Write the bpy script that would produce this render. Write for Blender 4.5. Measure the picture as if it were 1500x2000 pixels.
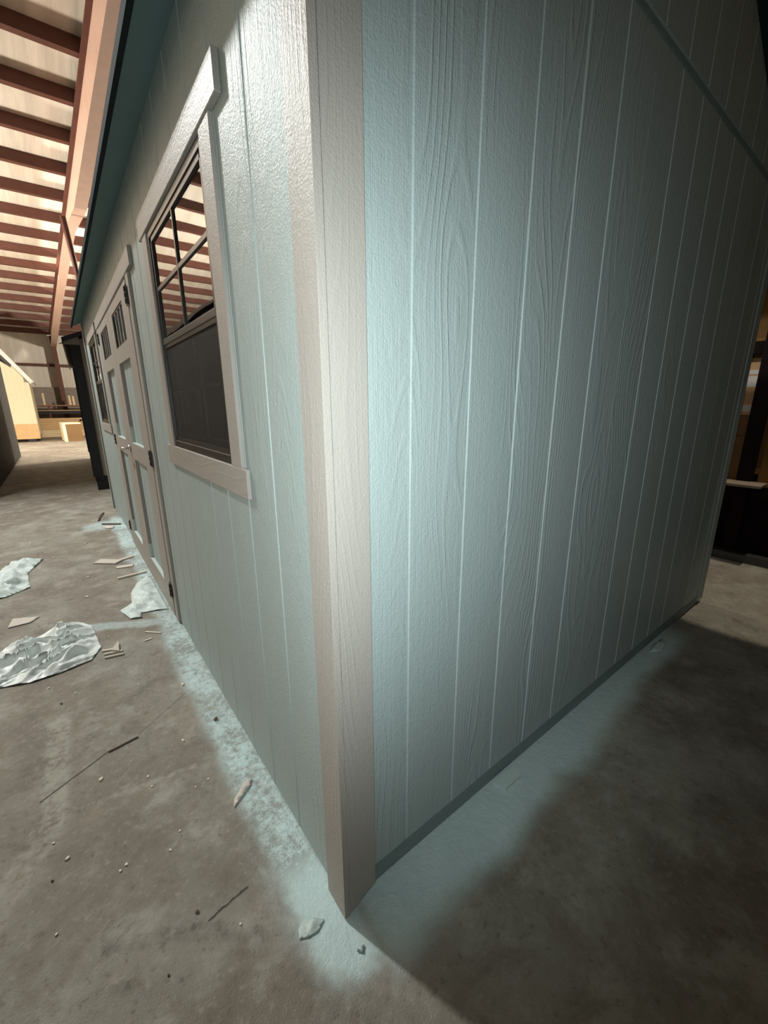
import bpy, bmesh, math, random
from mathutils import Vector, Matrix

scene = bpy.context.scene
for o in list(bpy.data.objects):
    bpy.data.objects.remove(o, do_unlink=True)
COL = scene.collection
R = math.radians

# ------------------------------------------------------------------ camera
cam_d = bpy.data.cameras.new('camera')
cam = bpy.data.objects.new('camera', cam_d)
COL.objects.link(cam)
CAM = Vector((-0.4023, -0.7087, 1.3879))
yaw, pitch, roll = 0.6582, 0.2576, -0.0069
w = Vector((math.sin(yaw)*math.cos(pitch), math.cos(yaw)*math.cos(pitch), -math.sin(pitch)))
r0 = Vector((math.cos(yaw), -math.sin(yaw), 0)); u0 = r0.cross(w)
r = r0*math.cos(roll) + u0*math.sin(roll); u = u0*math.cos(roll) - r0*math.sin(roll)
cam.matrix_world = Matrix(((r.x, u.x, -w.x, CAM.x), (r.y, u.y, -w.y, CAM.y), (r.z, u.z, -w.z, CAM.z), (0, 0, 0, 1)))
cam_d.sensor_fit = 'VERTICAL'; cam_d.sensor_height = 36.0; cam_d.sensor_width = 27.0
cam_d.lens = 796.95/2000*36
cam_d.clip_start = 0.01; cam_d.clip_end = 200
scene.camera = cam

# ------------------------------------------------------------------ world, exposure
world = bpy.data.worlds.new('world'); scene.world = world
world.use_nodes = True
world.node_tree.nodes['Background'].inputs[0].default_value = (0.5, 0.55, 0.6, 1)
world.node_tree.nodes['Background'].inputs[1].default_value = 0.0
vs = scene.view_settings
scene.display_settings.display_device = 'sRGB'
vs.view_transform = 'Standard'; vs.look = 'None'; vs.gamma = 1.0; vs.use_curve_mapping = False
vs.exposure = 0.0
try:
    scene.cycles.use_denoising = True
    scene.cycles.max_bounces = 6
    scene.cycles.diffuse_bounces = 3
    scene.cycles.glossy_bounces = 3
    scene.cycles.sample_clamp_indirect = 4.0
    scene.cycles.caustics_reflective = False
    scene.cycles.caustics_refractive = False
except Exception:
    pass

# ------------------------------------------------------------------ lights (the building's lamps and the phone's torch)
def light(name, kind, loc, power, color, **kw):
    d = bpy.data.lights.new(name, kind); d.energy = power; d.color = color
    for k, v in kw.items(): setattr(d, k, v)
    o = bpy.data.objects.new(name, d); o.location = loc; COL.objects.link(o)
    return o
def aim(o, target):
    o.rotation_euler = (Vector(target) - o.location).to_track_quat('-Z', 'Y').to_euler()

# phone torch right beside the lens
torch = light('phone_torch', 'SPOT', CAM + u*0.012 - r*0.02, 76, (0.88, 1.0, 0.985), spot_size=R(121), spot_blend=1.0, shadow_soft_size=0.006)
aim(torch, CAM + w*2.0 + u*0.20)
# high-bay lamps over the alley
WARM = (1.0, 0.89, 0.74); NEUT = (0.97, 1.0, 0.97)
for loc, pw, colr, tgt, sz in (((-2.25, 6.4, 6.3), 1750, NEUT, (-0.8, 2.4, 0), 108), ((0.4, 17.6, 5.7), 3300, WARM, (0.2, 17.6, 0), 100)):
    s = light('high_bay_lamp', 'SPOT', loc, pw, colr, spot_size=R(sz), spot_blend=0.7, shadow_soft_size=0.22)
    aim(s, tgt)
# lamps of the bright aisle beyond and of the bays either side
for loc, pw, colr in (((-6.4, 13.0, 3.5), 4300, WARM), ((5.0, 15.6, 4.4), 2700, WARM)):
    light('bay_lamp', 'POINT', loc, pw, colr, shadow_soft_size=0.3)
# lamp over the aisle on the right
s = light('aisle_lamp', 'SPOT', (3.95, -0.15, 5.2), 330, (1.0, 0.90, 0.72), spot_size=R(2*math.degrees(math.atan(1.33/5.2))), spot_blend=0.06, shadow_soft_size=0.04)
aim(s, (3.95, -0.15, 0))

# ------------------------------------------------------------------ node helper
class NT:
    def __init__(self, mat):
        self.nt = mat.node_tree; self.n = self.nt.nodes; self.l = self.nt.links
    def node(self, t, **kw):
        nd = self.n.new(t)
        for k, v in kw.items(): setattr(nd, k, v)
        return nd
    def put(self, sock, v):
        if isinstance(v, S): self.l.new(v.s, sock)
        elif v is not None: sock.default_value = v
    def math(self, op, a, b=None, c=None, clamp=False):
        nd = self.node('ShaderNodeMath', operation=op, use_clamp=clamp)
        self.put(nd.inputs[0], a)
        if b is not None: self.put(nd.inputs[1], b)
        if c is not None: self.put(nd.inputs[2], c)
        return S(self, nd.outputs[0])
    def obj(self):
        nd = self.node('ShaderNodeTexCoord'); sp = self.node('ShaderNodeSeparateXYZ')
        self.l.new(nd.outputs['Object'], sp.inputs[0])
        return [S(self, sp.outputs[i]) for i in range(3)]
    def xyz(self, x, y, z):
        nd = self.node('ShaderNodeCombineXYZ')
        for i, v in enumerate((x, y, z)): self.put(nd.inputs[i], v)
        return S(self, nd.outputs[0])
    def noise(self, vec, scale=1.0, detail=2.0, rough=0.5, dist=0.0):
        nd = self.node('ShaderNodeTexNoise')
        self.put(nd.inputs['Vector'], vec)
        nd.inputs['Scale'].default_value = scale; nd.inputs['Detail'].default_value = detail
        nd.inputs['Roughness'].default_value = rough; nd.inputs['Distortion'].default_value = dist
        return S(self, nd.outputs['Fac'])
    def step(self, v, a, b, lo=0.0, hi=1.0):
        nd = self.node('ShaderNodeMapRange', interpolation_type='SMOOTHSTEP')
        self.put(nd.inputs['Value'], v)
        for k, x in zip(('From Min', 'From Max', 'To Min', 'To Max'), (a, b, lo, hi)): self.put(nd.inputs[k], x)
        return S(self, nd.outputs[0])
    def mix(self, f, a, b):
        nd = self.node('ShaderNodeMix', data_type='RGBA')
        self.put(nd.inputs['Factor'], f)
        for i, v in ((6, a), (7, b)):
            if isinstance(v, S): self.l.new(v.s, nd.inputs[i])
            else: nd.inputs[i].default_value = (*v, 1)
        return S(self, nd.outputs[2])
    def bump(self, h, strength=0.5, dist=0.002):
        nd = self.node('ShaderNodeBump')
        nd.inputs['Strength'].default_value = strength; nd.inputs['Distance'].default_value = dist
        self.put(nd.inputs['Height'], h)
        return S(self, nd.outputs[0])
class S:
    def __init__(self, t, s): self.t, self.s = t, s
    def __add__(a, b): return a.t.math('ADD', a, b)
    def __radd__(a, b): return a.t.math('ADD', a, b)
    def __sub__(a, b): return a.t.math('SUBTRACT', a, b)
    def __rsub__(a, b): return a.t.math('SUBTRACT', b, a)
    def __mul__(a, b): return a.t.math('MULTIPLY', a, b)
    def __rmul__(a, b): return a.t.math('MULTIPLY', a, b)
    def max(a, b): return a.t.math('MAXIMUM', a, b)
    def min(a, b): return a.t.math('MINIMUM', a, b)
    def abs(a): return a.t.math('ABSOLUTE', a)
    def sin(a): return a.t.math('SINE', a)
    def pow(a, b): return a.t.math('POWER', a, b)
    def gt(a, b): return a.t.math('GREATER_THAN', a, b)

def newmat(name):
    m = bpy.data.materials.new(name); m.use_nodes = True
    b = m.node_tree.nodes['Principled BSDF']
    return m, NT(m), b
def simple(name, col, rough=0.6, metal=0.0, var=0.12, scale=6.0, bump=0.0, bscale=60.0, spec=0.5, stretch=(1, 1, 1)):
    m, t, b = newmat(name)
    x, y, z = t.obj()
    v = t.xyz(x*stretch[0], y*stretch[1], z*stretch[2])
    n = t.noise(v, scale, 4)
    lo = tuple(c*(1-var) for c in col); hi = tuple(min(1, c*(1+var)) for c in col)
    t.put(b.inputs['Base Color'], t.mix(n, lo, hi))
    b.inputs['Roughness'].default_value = rough; b.inputs['Metallic'].default_value = metal
    b.inputs['Specular IOR Level'].default_value = spec
    if bump:
        t.put(b.inputs['Normal'], t.bump(t.noise(v, bscale, 3), bump, 0.002))
    return m

def painted_wood(name, col, rough, grain=1.0, stipple=1.0, along='z', spec=0.5):
    """embossed wood-grain siding under paint: cathedral grain, fine streaks and a pebbled paint skin"""
    m, t, b = newmat(name)
    x, y, z = t.obj()
    if along == 'z': a, l = x + y, z
    else: a, l = z, x + y
    broad = t.noise(t.xyz(a*3.0, l*0.55, 0.3), 1.0, 2)
    rings = (a*240.0 + broad*175.0).sin()
    rings = t.step(rings, 0.35, 1.0)
    mask = t.step(t.noise(t.xyz(a*4.2, l*0.5, 7.0), 1.0, 1), 0.44, 0.58)
    streak = t.noise(t.xyz(a*330.0, l*9.0, 1.0), 1.0, 2)
    streak2 = t.noise(t.xyz(a*90.0, l*2.0, 4.0), 1.0, 3)
    stip = t.noise(t.xyz(x, y, z), 210.0, 2)
    stip2 = t.noise(t.xyz(x, y, z), 75.0, 2)
    h = rings*mask*(1.0*grain) + streak*(1.1*grain) + streak2*(0.8*grain) + stip*(1.3*stipple) + stip2*(1.0*stipple)
    t.put(b.inputs['Normal'], t.bump(h, 0.62, 0.0016))
    n = t.noise(t.xyz(a*6, l*1.2, 0), 1.0, 4)
    t.put(b.inputs['Base Color'], t.mix(n, tuple(c*0.93 for c in col), tuple(c*1.06 for c in col)))
    b.inputs['Roughness'].default_value = rough
    b.inputs['Specular IOR Level'].default_value = spec
    return m

TEAL = (0.352, 0.416, 0.416)
M = {}
M['siding'] = painted_wood('siding_paint', TEAL, 0.5, spec=0.3)
M['trim'] = painted_wood('taupe_trim_paint', (0.348, 0.32, 0.294), 0.5, 0.45, 0.8, spec=0.3)
M['trim_h'] = painted_wood('taupe_trim_paint_across', (0.348, 0.32, 0.294), 0.5, 0.45, 0.8, 'y', spec=0.3)
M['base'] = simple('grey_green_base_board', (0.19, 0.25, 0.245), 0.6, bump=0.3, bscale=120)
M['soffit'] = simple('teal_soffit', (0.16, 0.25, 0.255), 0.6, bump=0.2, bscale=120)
M['drip'] = simple('dark_drip_edge', (0.016, 0.024, 0.026), 0.9, spec=0.1)
M['roof'] = simple('dark_shingle', (0.03, 0.038, 0.042), 0.95, bump=0.6, bscale=90, spec=0.1)
M['inside'] = simple('bare_wood_inside', (0.22, 0.16, 0.10), 0.8)
M['bronze'] = simple('dark_bronze_vinyl', (0.018, 0.014, 0.013), 0.35)
M['greyrail'] = simple('grey_rail', (0.055, 0.052, 0.05), 0.35)
M['iron'] = simple('black_iron', (0.008, 0.008, 0.009), 0.35)
M['flake'] = simple('dried_paint_flake', (0.50, 0.60, 0.57), 0.5, var=0.06)  # flake colour; its pale tone also paints the lamplit strips on the doors
M['chrome'] = simple('chrome', (0.8, 0.78, 0.78), 0.12, 1.0, var=0.03)
def glass(name, tint=(0.05, 0.05, 0.05), tr=0.5):
    m, t, b = newmat(name)
    n = m.node_tree.nodes; l = m.node_tree.links
    tb = n.new('ShaderNodeBsdfTransparent'); tb.inputs[0].default_value = (0.75, 0.78, 0.76, 1)
    gl = n.new('ShaderNodeBsdfGlossy'); gl.inputs['Roughness'].default_value = 0.02; gl.inputs['Color'].default_value = (0.95, 0.95, 0.95, 1)
    fr = n.new('ShaderNodeFresnel'); fr.inputs[0].default_value = 1.9
    mx = n.new('ShaderNodeMixShader')
    x, y, z = t.obj()
    wob = t.noise(t.xyz(x, y, z), 3.0, 1)
    bp = t.bump(wob, 0.05, 0.01); l.new(bp.s, gl.inputs['Normal'])
    l.new(fr.outputs[0], mx.inputs[0]); l.new(tb.outputs[0], mx.inputs[1]); l.new(gl.outputs[0], mx.inputs[2])
    l.new(mx.outputs[0], n['Material Output'].inputs[0])
    return m
M['glass'] = glass('window_glass')
def screen():
    m, t, b = newmat('insect_screen')
    n = m.node_tree.nodes; l = m.node_tree.links
    tb = n.new('ShaderNodeBsdfTransparent')
    b.inputs['Base Color'].default_value = (0.022, 0.020, 0.018, 1); b.inputs['Roughness'].default_value = 0.7; b.inputs['Specular IOR Level'].default_value = 0.25
    mx = n.new('ShaderNodeMixShader')
    x, y, z = t.obj()
    w1 = (y*6000.0).sin() * (z*6000.0).sin()
    t.put(mx.inputs[0], t.step(w1, -1.0, 1.0, 0.35, 0.65))
    l.new(tb.outputs[0], mx.inputs[1]); l.new(b.outputs[0], mx.inputs[2])
    l.new(mx.outputs[0], n['Material Output'].inputs[0])
    return m
M['screen'] = screen()

# concrete floor with the sprayed paint along the shed's foot
def concrete():
    m, t, b = newmat('concrete_floor')
    x, y, z = t.obj()
    v = t.xyz(x, y, 0.0)
    big = t.noise(v, 1.1, 5, 0.6, 0.6)
    mid = t.noise(v, 5.0, 6, 0.65)
    fine = t.noise(v, 38.0, 5, 0.7)
    grit = t.noise(v, 210.0, 3, 0.6)
    c = t.mix(t.step(big, 0.35, 0.68), (0.200, 0.170, 0.136), (0.290, 0.275, 0.236))
    c = t.mix(t.step(mid, 0.48, 0.68)*0.7, c, (0.385, 0.37, 0.325))
    c = t.mix(t.step(mid, 0.32, 0.46, 1.0, 0.0)*0.65, c, (0.148, 0.126, 0.101))
    blot = t.noise(t.xyz(x, y, 5.0), 3.2, 5, 0.65, 1.2)
    c = t.mix(t.step(blot, 0.50, 0.68)*0.45, c, (0.15, 0.122, 0.096))
    c = t.mix(t.step(blot, 0.33, 0.46, 1.0, 0.0)*0.3, c, (0.34, 0.30, 0.245))
    c = t.mix(t.step(fine, 0.52, 0.72)*0.5, c, (0.40, 0.38, 0.34))
    c = t.mix(t.step(fine, 0.30, 0.45, 1.0, 0.0)*0.6, c, (0.11, 0.092, 0.073))
    def seg(x1, y1, x2, y2, wid, wob=0.02, soft=2.0):
        """mask round a line on the floor, its edge broken up"""
        dx, dy = x2-x1, y2-y1; L2 = dx*dx+dy*dy
        px, py = x + (mid-0.5)*wob*2 + (fine-0.5)*wob, y + (mid-0.5)*wob*2
        tt = t.math('MULTIPLY', (px-x1)*dx + (py-y1)*dy, 1.0/L2, clamp=True)
        ex = px - (tt*dx + x1); ey = py - (tt*dy + y1)
        d = t.math('SQRT', ex*ex + ey*ey)
        return t.step(d, wid, wid*soft, 1.0, 0.0)
    # worn pale strip, dark smears
    pale = seg(-0.62, 1.42, -0.64, 0.86, 0.025, 0.03, 2.2).max(seg(-0.64, 0.86, -0.80, 0.58, 0.03, 0.05, 2.5)*0.7).max(seg(-0.58, 0.86, -0.2, 0.80, 0.006, 0.01, 2.4)*0.6)
    c = t.mix(pale*t.step(fine + (mid-0.5)*0.8, 0.3, 0.6)*0.6, c, (0.42, 0.41, 0.355))
    dark = seg(-0.52, 0.34, -0.40, 0.28, 0.012, 0.02, 2.5).max(seg(-0.40, 0.28, -0.13, 0.08, 0.010, 0.03, 3.0)).max(seg(-0.55, 1.25, -0.25, 1.13, 0.02, 0.06, 2.6)*0.6)
    c = t.mix(dark*t.step(fine + (mid-0.5)*0.7, 0.25, 0.7, 1.0, 0.15)*0.6, c, (0.10, 0.088, 0.066))
    crack = seg(-0.68, 0.98, -0.468, 1.091, 0.0022, 0.012, 2.2).max(seg(-0.297, 0.234, -0.19, 0.245, 0.002, 0.03, 2.0)).max(seg(-0.35, 1.12, -0.1, 1.30, 0.0012, 0.015, 2.2)*0.6)
    c = t.mix(crack*0.75, c, (0.045, 0.035, 0.028))
    # paint: distance outside the shed's footprint
    ox = (x*-1.0).max(0.0); oy = (y*-1.0).max(0.0)
    d = t.math('SQRT', ox*ox + oy*oy)
    lowf = t.noise(v, 2.6, 2)
    wid = 0.055 + lowf*0.12
    edge = d + (mid-0.5)*0.10 + (fine-0.5)*0.05
    cover = t.step(edge - wid, -0.035, 0.03, 1.0, 0.0)
    # dense by the near corner and in front of the gable, thin and patchy up the alley
    dens = t.step(y, 0.12, 0.34, 1.0, 0.0)
    patch = t.step(fine + (grit-0.5)*0.6 + (mid-0.5)*0.9, 0.30, 0.66)
    cover = cover*t.math('MAXIMUM', dens, patch*0.72 + 0.26)
    gab = t.step(x, 0.0, 0.1)
    wg = 0.06 + lowf*0.17 - t.step(x, 0.9, 1.4)*0.05
    cg = t.step(oy + (mid-0.5)*0.12 + (fine-0.5)*0.03 - wg, -0.05, 0.05, 1.0, 0.0)
    cover = t.math('MAXIMUM', cover*(1.0-gab), cg*gab)
    cover = cover*t.step(y, 5.2, 5.7, 1.0, 0.0)*t.step(x, 2.2, 2.6, 1.0, 0.0)
    fans = seg(-0.453, 2.338, -0.10, 2.14, 0.025, 0.04, 2.6)*0.55
    fans = fans.max(seg(-0.19, 5.1, -0.02, 5.1, 0.14, 0.1, 2.0)*0.6)
    corner_cut = t.step(edge, 0.115, 0.18, 0.35, 0.0)
    cover = t.math('MAXIMUM', cover, fans*(0.4 + fine)).max(corner_cut*t.step(y, 0.3, 0.5, 1.0, 0.0)*t.step(mid, 0.4, 0.6)*(1.0-gab))
    paint = t.mix(fine, (0.51, 0.66, 0.67), (0.62, 0.76, 0.77))
    c = t.mix(cover*(1.0 - gab*0.25), c, paint)
    t.put(b.inputs['Base Color'], c)
    t.put(b.inputs['Roughness'], t.step(big, 0.3, 0.7, 0.62, 0.8))
    b.inputs['Specular IOR Level'].default_value = 0.35
    h = fine*0.6 + grit*0.4 + mid*0.8 - crack*1.5 + cover*fine*0.6
    t.put(b.inputs['Normal'], t.bump(h, 0.75, 0.005))
    return m
M['concrete'] = concrete()
def insulation(name, col, seam_axis):
    m, t, b = newmat(name)
    x, y, z = t.obj()
    s = x if seam_axis == 'x' else z
    fold = t.noise(t.xyz(x*5.0, y*0.35, 0.0), 1.0, 3)
    blot = t.noise(t.xyz(x, y, z), 0.8, 4)
    c = t.mix(t.step(fold, 0.35, 0.7), tuple(k*0.82 for k in col), col)
    c = t.mix(t.step(blot, 0.5, 0.75)*0.4, c, tuple(k*q for k, q in zip(col, (0.75, 0.68, 0.6))))
    t.put(b.inputs['Base Color'], c); b.inputs['Roughness'].default_value = 0.6
    t.put(b.inputs['Normal'], t.bump(fold, 0.4, 0.03))
    return m
M['vinyl'] = insulation('roof_insulation_vinyl', (0.86, 0.80, 0.70), 'x')
M['wallvinyl'] = insulation('wall_insulation_vinyl', (0.86, 0.81, 0.72), 'z')
M['steel'] = simple('red_oxide_steel', (0.12, 0.044, 0.031), 0.6, var=0.3)
M['beam'] = simple('dusty_pink_steel', (0.62, 0.42, 0.34), 0.55, var=0.12)
M['masonry'] = simple('grey_masonry', (0.30, 0.26, 0.225), 0.85, var=0.2, bump=0.3, bscale=30)

# ------------------------------------------------------------------ mesh helpers
def link(name, me, mat, parent=None, smooth=False):
    o = bpy.data.objects.new(name, me); COL.objects.link(o)
    if mat is not None and not me.materials: me.materials.append(mat)
    if parent: o.parent = parent
    if smooth:
        for p in me.polygons: p.use_smooth = True
    return o
def tag(o, label=None, cat=None, group=None, kind=None):
    for k, v in (('label', label), ('category', cat), ('group', group), ('kind', kind)):
        if v: o[k] = v
    return o
def empty(name, loc=(0, 0, 0), rz=0.0):
    o = bpy.data.objects.new(name, None); o.location = loc; o.rotation_euler = (0, 0, rz); COL.objects.link(o)
    o.empty_display_size = 0.1
    return o
def bm_box(bm, lo, hi, bev=0.0):
    vs_ = [bm.verts.new((hi[0] if i & 1 else lo[0], hi[1] if i & 2 else lo[1], hi[2] if i & 4 else lo[2])) for i in range(8)]
    fs = [bm.faces.new([vs_[i] for i in f]) for f in ((0, 2, 3, 1), (4, 5, 7, 6), (0, 1, 5, 4), (2, 6, 7, 3), (0, 4, 6, 2), (1, 3, 7, 5))]
    if bev:
        es = list({e for f in fs for e in f.edges})
        bmesh.ops.bevel(bm, geom=es, offset=bev, segments=1, affect='EDGES')
def mesh(name, bm):
    bmesh.ops.recalc_face_normals(bm, faces=bm.faces)
    me = bpy.data.meshes.new(name); bm.to_mesh(me); bm.free(); return me
def box(name, lo, hi, mat, parent=None, bev=0.0):
    bm = bmesh.new(); bm_box(bm, lo, hi, bev)
    return link(name, mesh(name, bm), mat, parent)
def boxes(name, lst, mat, parent=None, bev=0.0):
    bm = bmesh.new()
    for lo, hi in lst: bm_box(bm, lo, hi, bev)
    return link(name, mesh(name, bm), mat, parent)
def prism(name, pts, axis, a0, a1, mat, parent=None):
    """polygon pts (2-D) extruded along axis from a0 to a1; axis 0: pts=(y,z), 1: (x,z), 2: (x,y)"""
    def P(p, a):
        return {0: (a, p[0], p[1]), 1: (p[0], a, p[1]), 2: (p[0], p[1], a)}[axis]
    bm = bmesh.new()
    A = [bm.verts.new(P(p, a0)) for p in pts]; B = [bm.verts.new(P(p, a1)) for p in pts]
    bm.faces.new(A); bm.faces.new(B[::-1])
    for i in range(len(pts)):
        j = (i+1) % len(pts); bm.faces.new((A[i], B[i], B[j], A[j]))
    return link(name, mesh(name, bm), mat, parent)
def tube(name, pts, rad, mat, parent=None, n=8):
    bm = bmesh.new(); rings = []
    for i, p in enumerate(pts):
        p = Vector(p); q = Vector(pts[min(i+1, len(pts)-1)]) - Vector(pts[max(i-1, 0)])
        q.normalize(); s = q.orthogonal().normalized(); tt = q.cross(s)
        rr = rad[i] if isinstance(rad, (list, tuple)) else rad
        rings.append([bm.verts.new(p + (s*math.cos(2*math.pi*k/n) + tt*math.sin(2*math.pi*k/n))*rr) for k in range(n)])
    for a, b_ in zip(rings, rings[1:]):
        for k in range(n): bm.faces.new((a[k], a[(k+1) % n], b_[(k+1) % n], b_[k]))
    bm.faces.new(rings[0]); bm.faces.new(rings[-1])
    return link(name, mesh(name, bm), mat, parent, True)
def beam_between(name, p, q, wx, wz, mat, parent=None):
    p, q = Vector(p), Vector(q); d = (q-p); L = d.length
    bm = bmesh.new(); bm_box(bm, (-wx/2, 0, -wz/2), (wx/2, L, wz/2))
    rot = d.to_track_quat('Y', 'Z').to_matrix().to_4x4()
    bmesh.ops.transform(bm, matrix=Matrix.Translation(p) @ rot, verts=bm.verts)
    return link(name, mesh(name, bm), mat, parent)

def siding(name, axis, a0, a1, grooves, zlo, zhi, face, mat, parent, openings=(), thick=0.011, gw=0.0090, gd=0.0034, wide=()):
    """one sheet of grooved siding. axis 'x': faces -Y on y=face; 'y': faces -X on x=face. zhi: number or function of the position"""
    prof = [(a0, 0.0)]
    for g in grooves:
        if a0+0.006 < g < a1-0.006:
            k = 0.016 if g in wide else gw
            prof += [(g-k/2, 0.0), (g-k/2+0.0026, gd), (g+k/2-0.0026, gd), (g+k/2, 0.0)]
    prof.append((a1, 0.0))
    cuts = sorted({c for o in openings for c in o[:2] if a0 < c < a1})
    for c in cuts:
        for i in range(len(prof)-1):
            if prof[i][0] < c < prof[i+1][0]:
                f = (c-prof[i][0])/(prof[i+1][0]-prof[i][0])
                prof.insert(i+1, (c, prof[i][1]+(prof[i+1][1]-prof[i][1])*f)); break
    zf = zhi if callable(zhi) else (lambda a: zhi)
    bm = bmesh.new()
    cache = {}
    def V(i, z):
        k = (i, round(z, 4))
        if k not in cache:
            a, d = prof[i]
            cache[k] = bm.verts.new((a, face+d, z) if axis == 'x' else (face+d, a, z))
        return cache[k]
    for i in range(len(prof)-1):
        mid = (prof[i][0]+prof[i+1][0])/2
        iv = [[zlo, zlo, zf(prof[i][0]), zf(prof[i+1][0])]]
        for o in openings:
            if o[0] <= mid <= o[1]:
                new = []
                for (b0, b1, t0, t1) in iv:
                    if o[2] > b0: new.append([b0, b1, o[2], o[2]])
                    if o[3] < t0: new.append([o[3], o[3], t0, t1])
                iv = new
        for (b0, b1, t0, t1) in iv:
            q = [V(i, b0), V(i+1, b1), V(i+1, t1), V(i, t0)]
            if axis == 'y': q = q[::-1]
            bm.faces.new(q)
    me = bpy.data.meshes.new(name); bm.to_mesh(me); bm.free()
    o = link(name, me, mat, parent)
    md = o.modifiers.new('thickness', 'SOLIDIFY'); md.thickness = thick; md.offset = -1.0
    return o

# ------------------------------------------------------------------ the building (setting)
floor = boxes('floor', [((-16, -9, -0.15), (16, 36, 0.0))], M['concrete']); tag(floor, kind='structure')
FY = 26.9          # far wall
def roofz(y): return 5.05 + 0.12*(FY - y)
bm = bmesh.new()
vsx = [bm.verts.new(p) for p in ((-16, -9, roofz(-9)), (16, -9, roofz(-9)), (16, FY, roofz(FY)), (-16, FY, roofz(FY)),
                                 (-16, -9, roofz(-9)+0.1), (16, -9, roofz(-9)+0.1), (16, FY, roofz(FY)+0.1), (-16, FY, roofz(FY)+0.1))]
for f in ((0, 1, 2, 3), (7, 6, 5, 4), (0, 4, 5, 1), (2, 6, 7, 3), (0, 3, 7, 4), (1, 5, 6, 2)): bm.faces.new([vsx[i] for i in f])
ceiling = link('ceiling', mesh('ceiling', bm), M['vinyl']); tag(ceiling, kind='structure')
# purlins: one mesh shared by all
bm = bmesh.new()
bm_box(bm, (-15.5, -0.035, -0.22), (15.5, 0.035, 0.0)); bm_box(bm, (-15.5, 0.035, -0.22), (15.5, 0.10, -0.195))
pur = mesh('purlin', bm)
for k in range(29):
    y = FY - 0.25 - k*1.177
    o = link('purlin', pur, M['steel'], ceiling); o.location = (0, y, roofz(y)-0.004); o.rotation_euler = (0, 0, R(-2.0))
M['nightwall'] = simple('dark_boarded_wall', (0.07, 0.06, 0.05), 0.9)  # unseen walls made dark to cut ambient bounce
wall_far = box('wall_far', (-16, FY, 0), (16, FY+0.15, 5.2), M['wallvinyl']); tag(wall_far, kind='structure')
box('masonry_band', (-15.9, FY-0.14, 0), (15.9, FY, 2.35), M['masonry'], wall_far)
box('girt', (-15.9, FY-0.16, 3.35), (15.9, FY, 3.47), M['steel'], wall_far)
box('eave_strut', (-15.9, FY-0.2, 4.9), (15.9, FY, 5.04), M['steel'], wall_far)
wl = box('wall_left', (-16.15, -9, 0), (-16, FY, 10), M['wallvinyl']); tag(wl, kind='structure')
wr = box('wall_right', (16, -9, 0), (16.15, FY, 10), M['nightwall']); tag(wr, kind='structure')
wb = box('wall_back', (-16, -3.15, 0), (16, -3.0, 10), M['nightwall']); tag(wb, kind='structure')  # unseen; set close behind the camera to block ambient light

# steel frame: tapered rafter and column
frame = empty('steel_frame', (-0.06, FY-0.5, 0)); tag(frame, 'dusty pink tapered rafter over the alley and its red column at the far wall', 'steel frame')
def fp(x, y, z): return Vector((x, y, z)) - frame.location
def beamx(y): return -0.06 + (FY-0.5-y)*0.056
def rafter(name, ys, depth, wid, mat, off=0.0):
    bm = bmesh.new(); A = []; 
    for y, d in zip(ys, depth):
        x = beamx(y) + off
        A.append([bm.verts.new(fp(x+s*wid/2, y, z)) for s, z in ((-1, roofz(y)-0.23), (1, roofz(y)-0.23), (1, roofz(y)-0.23-d), (-1, roofz(y)-0.23-d))])
    for a, b_ in zip(A, A[1:]):
        for k in range(4): bm.faces.new((a[k], a[(k+1) % 4], b_[(k+1) % 4], b_[k]))
    bm.faces.new(A[0]); bm.faces.new(A[-1])
    return link(name, mesh(name, bm), mat, frame)
ys = [-8, 4, 12.0, 14.2, 20, FY-0.4]
dp = [0.95, 0.9, 0.85, 0.42, 0.42, 0.62]
rafter('rafter_web', ys, dp, 0.03, M['beam'])
bmf = bmesh.new(); A = []
for y, d in zip(ys, dp):
    x = beamx(y); z = roofz(y)-0.23-d
    A.append([bmf.verts.new(fp(x+s*0.12, y, z+h)) for s, h in ((-1, 0.0), (1, 0.0), (1, -0.02), (-1, -0.02))])
for a, b_ in zip(A, A[1:]):
    for k in range(4): bmf.faces.new((a[k], a[(k+1) % 4], b_[(k+1) % 4], b_[k]))
bmf.faces.new(A[0]); bmf.faces.new(A[-1])
link('bottom_flange', mesh('bottom_flange', bmf), M['beam'], frame)
bmf = bmesh.new(); A = []
for y, d in zip(ys, dp):
    x = beamx(y); z = roofz(y)-0.235
    A.append([bmf.verts.new(fp(x+s*0.1, y, z+h)) for s, h in ((-1, 0.0), (1, 0.0), (1, -0.02), (-1, -0.02))])
for a, b_ in zip(A, A[1:]):
    for k in range(4): bmf.faces.new((a[k], a[(k+1) % 4], b_[(k+1) % 4], b_[k]))
bmf.faces.new(A[0]); bmf.faces.new(A[-1])
link('top_flange', mesh('top_flange', bmf), M['steel'], frame)
boxes('column', [(fp(-0.16, FY-0.62, 0), fp(0.04, FY-0.60, 4.6)), (fp(-0.16, FY-0.24, 0), fp(0.04, FY-0.22, 4.8)), (fp(-0.07, FY-0.60, 0), fp(-0.05, FY-0.24, 4.8))], M['steel'], frame)
boxes('base_plate', [(fp(-0.26, FY-0.72, 0), fp(0.14, FY-0.18, 0.03))], M['steel'], frame)
brace = tube('flange_brace', [fp(0.42, 12.6, 5.72), fp(0.60, 13.2, 4.05)], 0.06, M['steel'], frame)

# ------------------------------------------------------------------ the shed
shed = empty('garden_shed'); tag(shed, 'large pale teal garden shed with taupe trim filling the picture', 'shed')
T = 0.018; W_ = 3.05; L_ = 6.10; EZ = 2.42
def gz(x): return EZ + 0.45*(min(x, W_-x)) - 0.005
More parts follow.
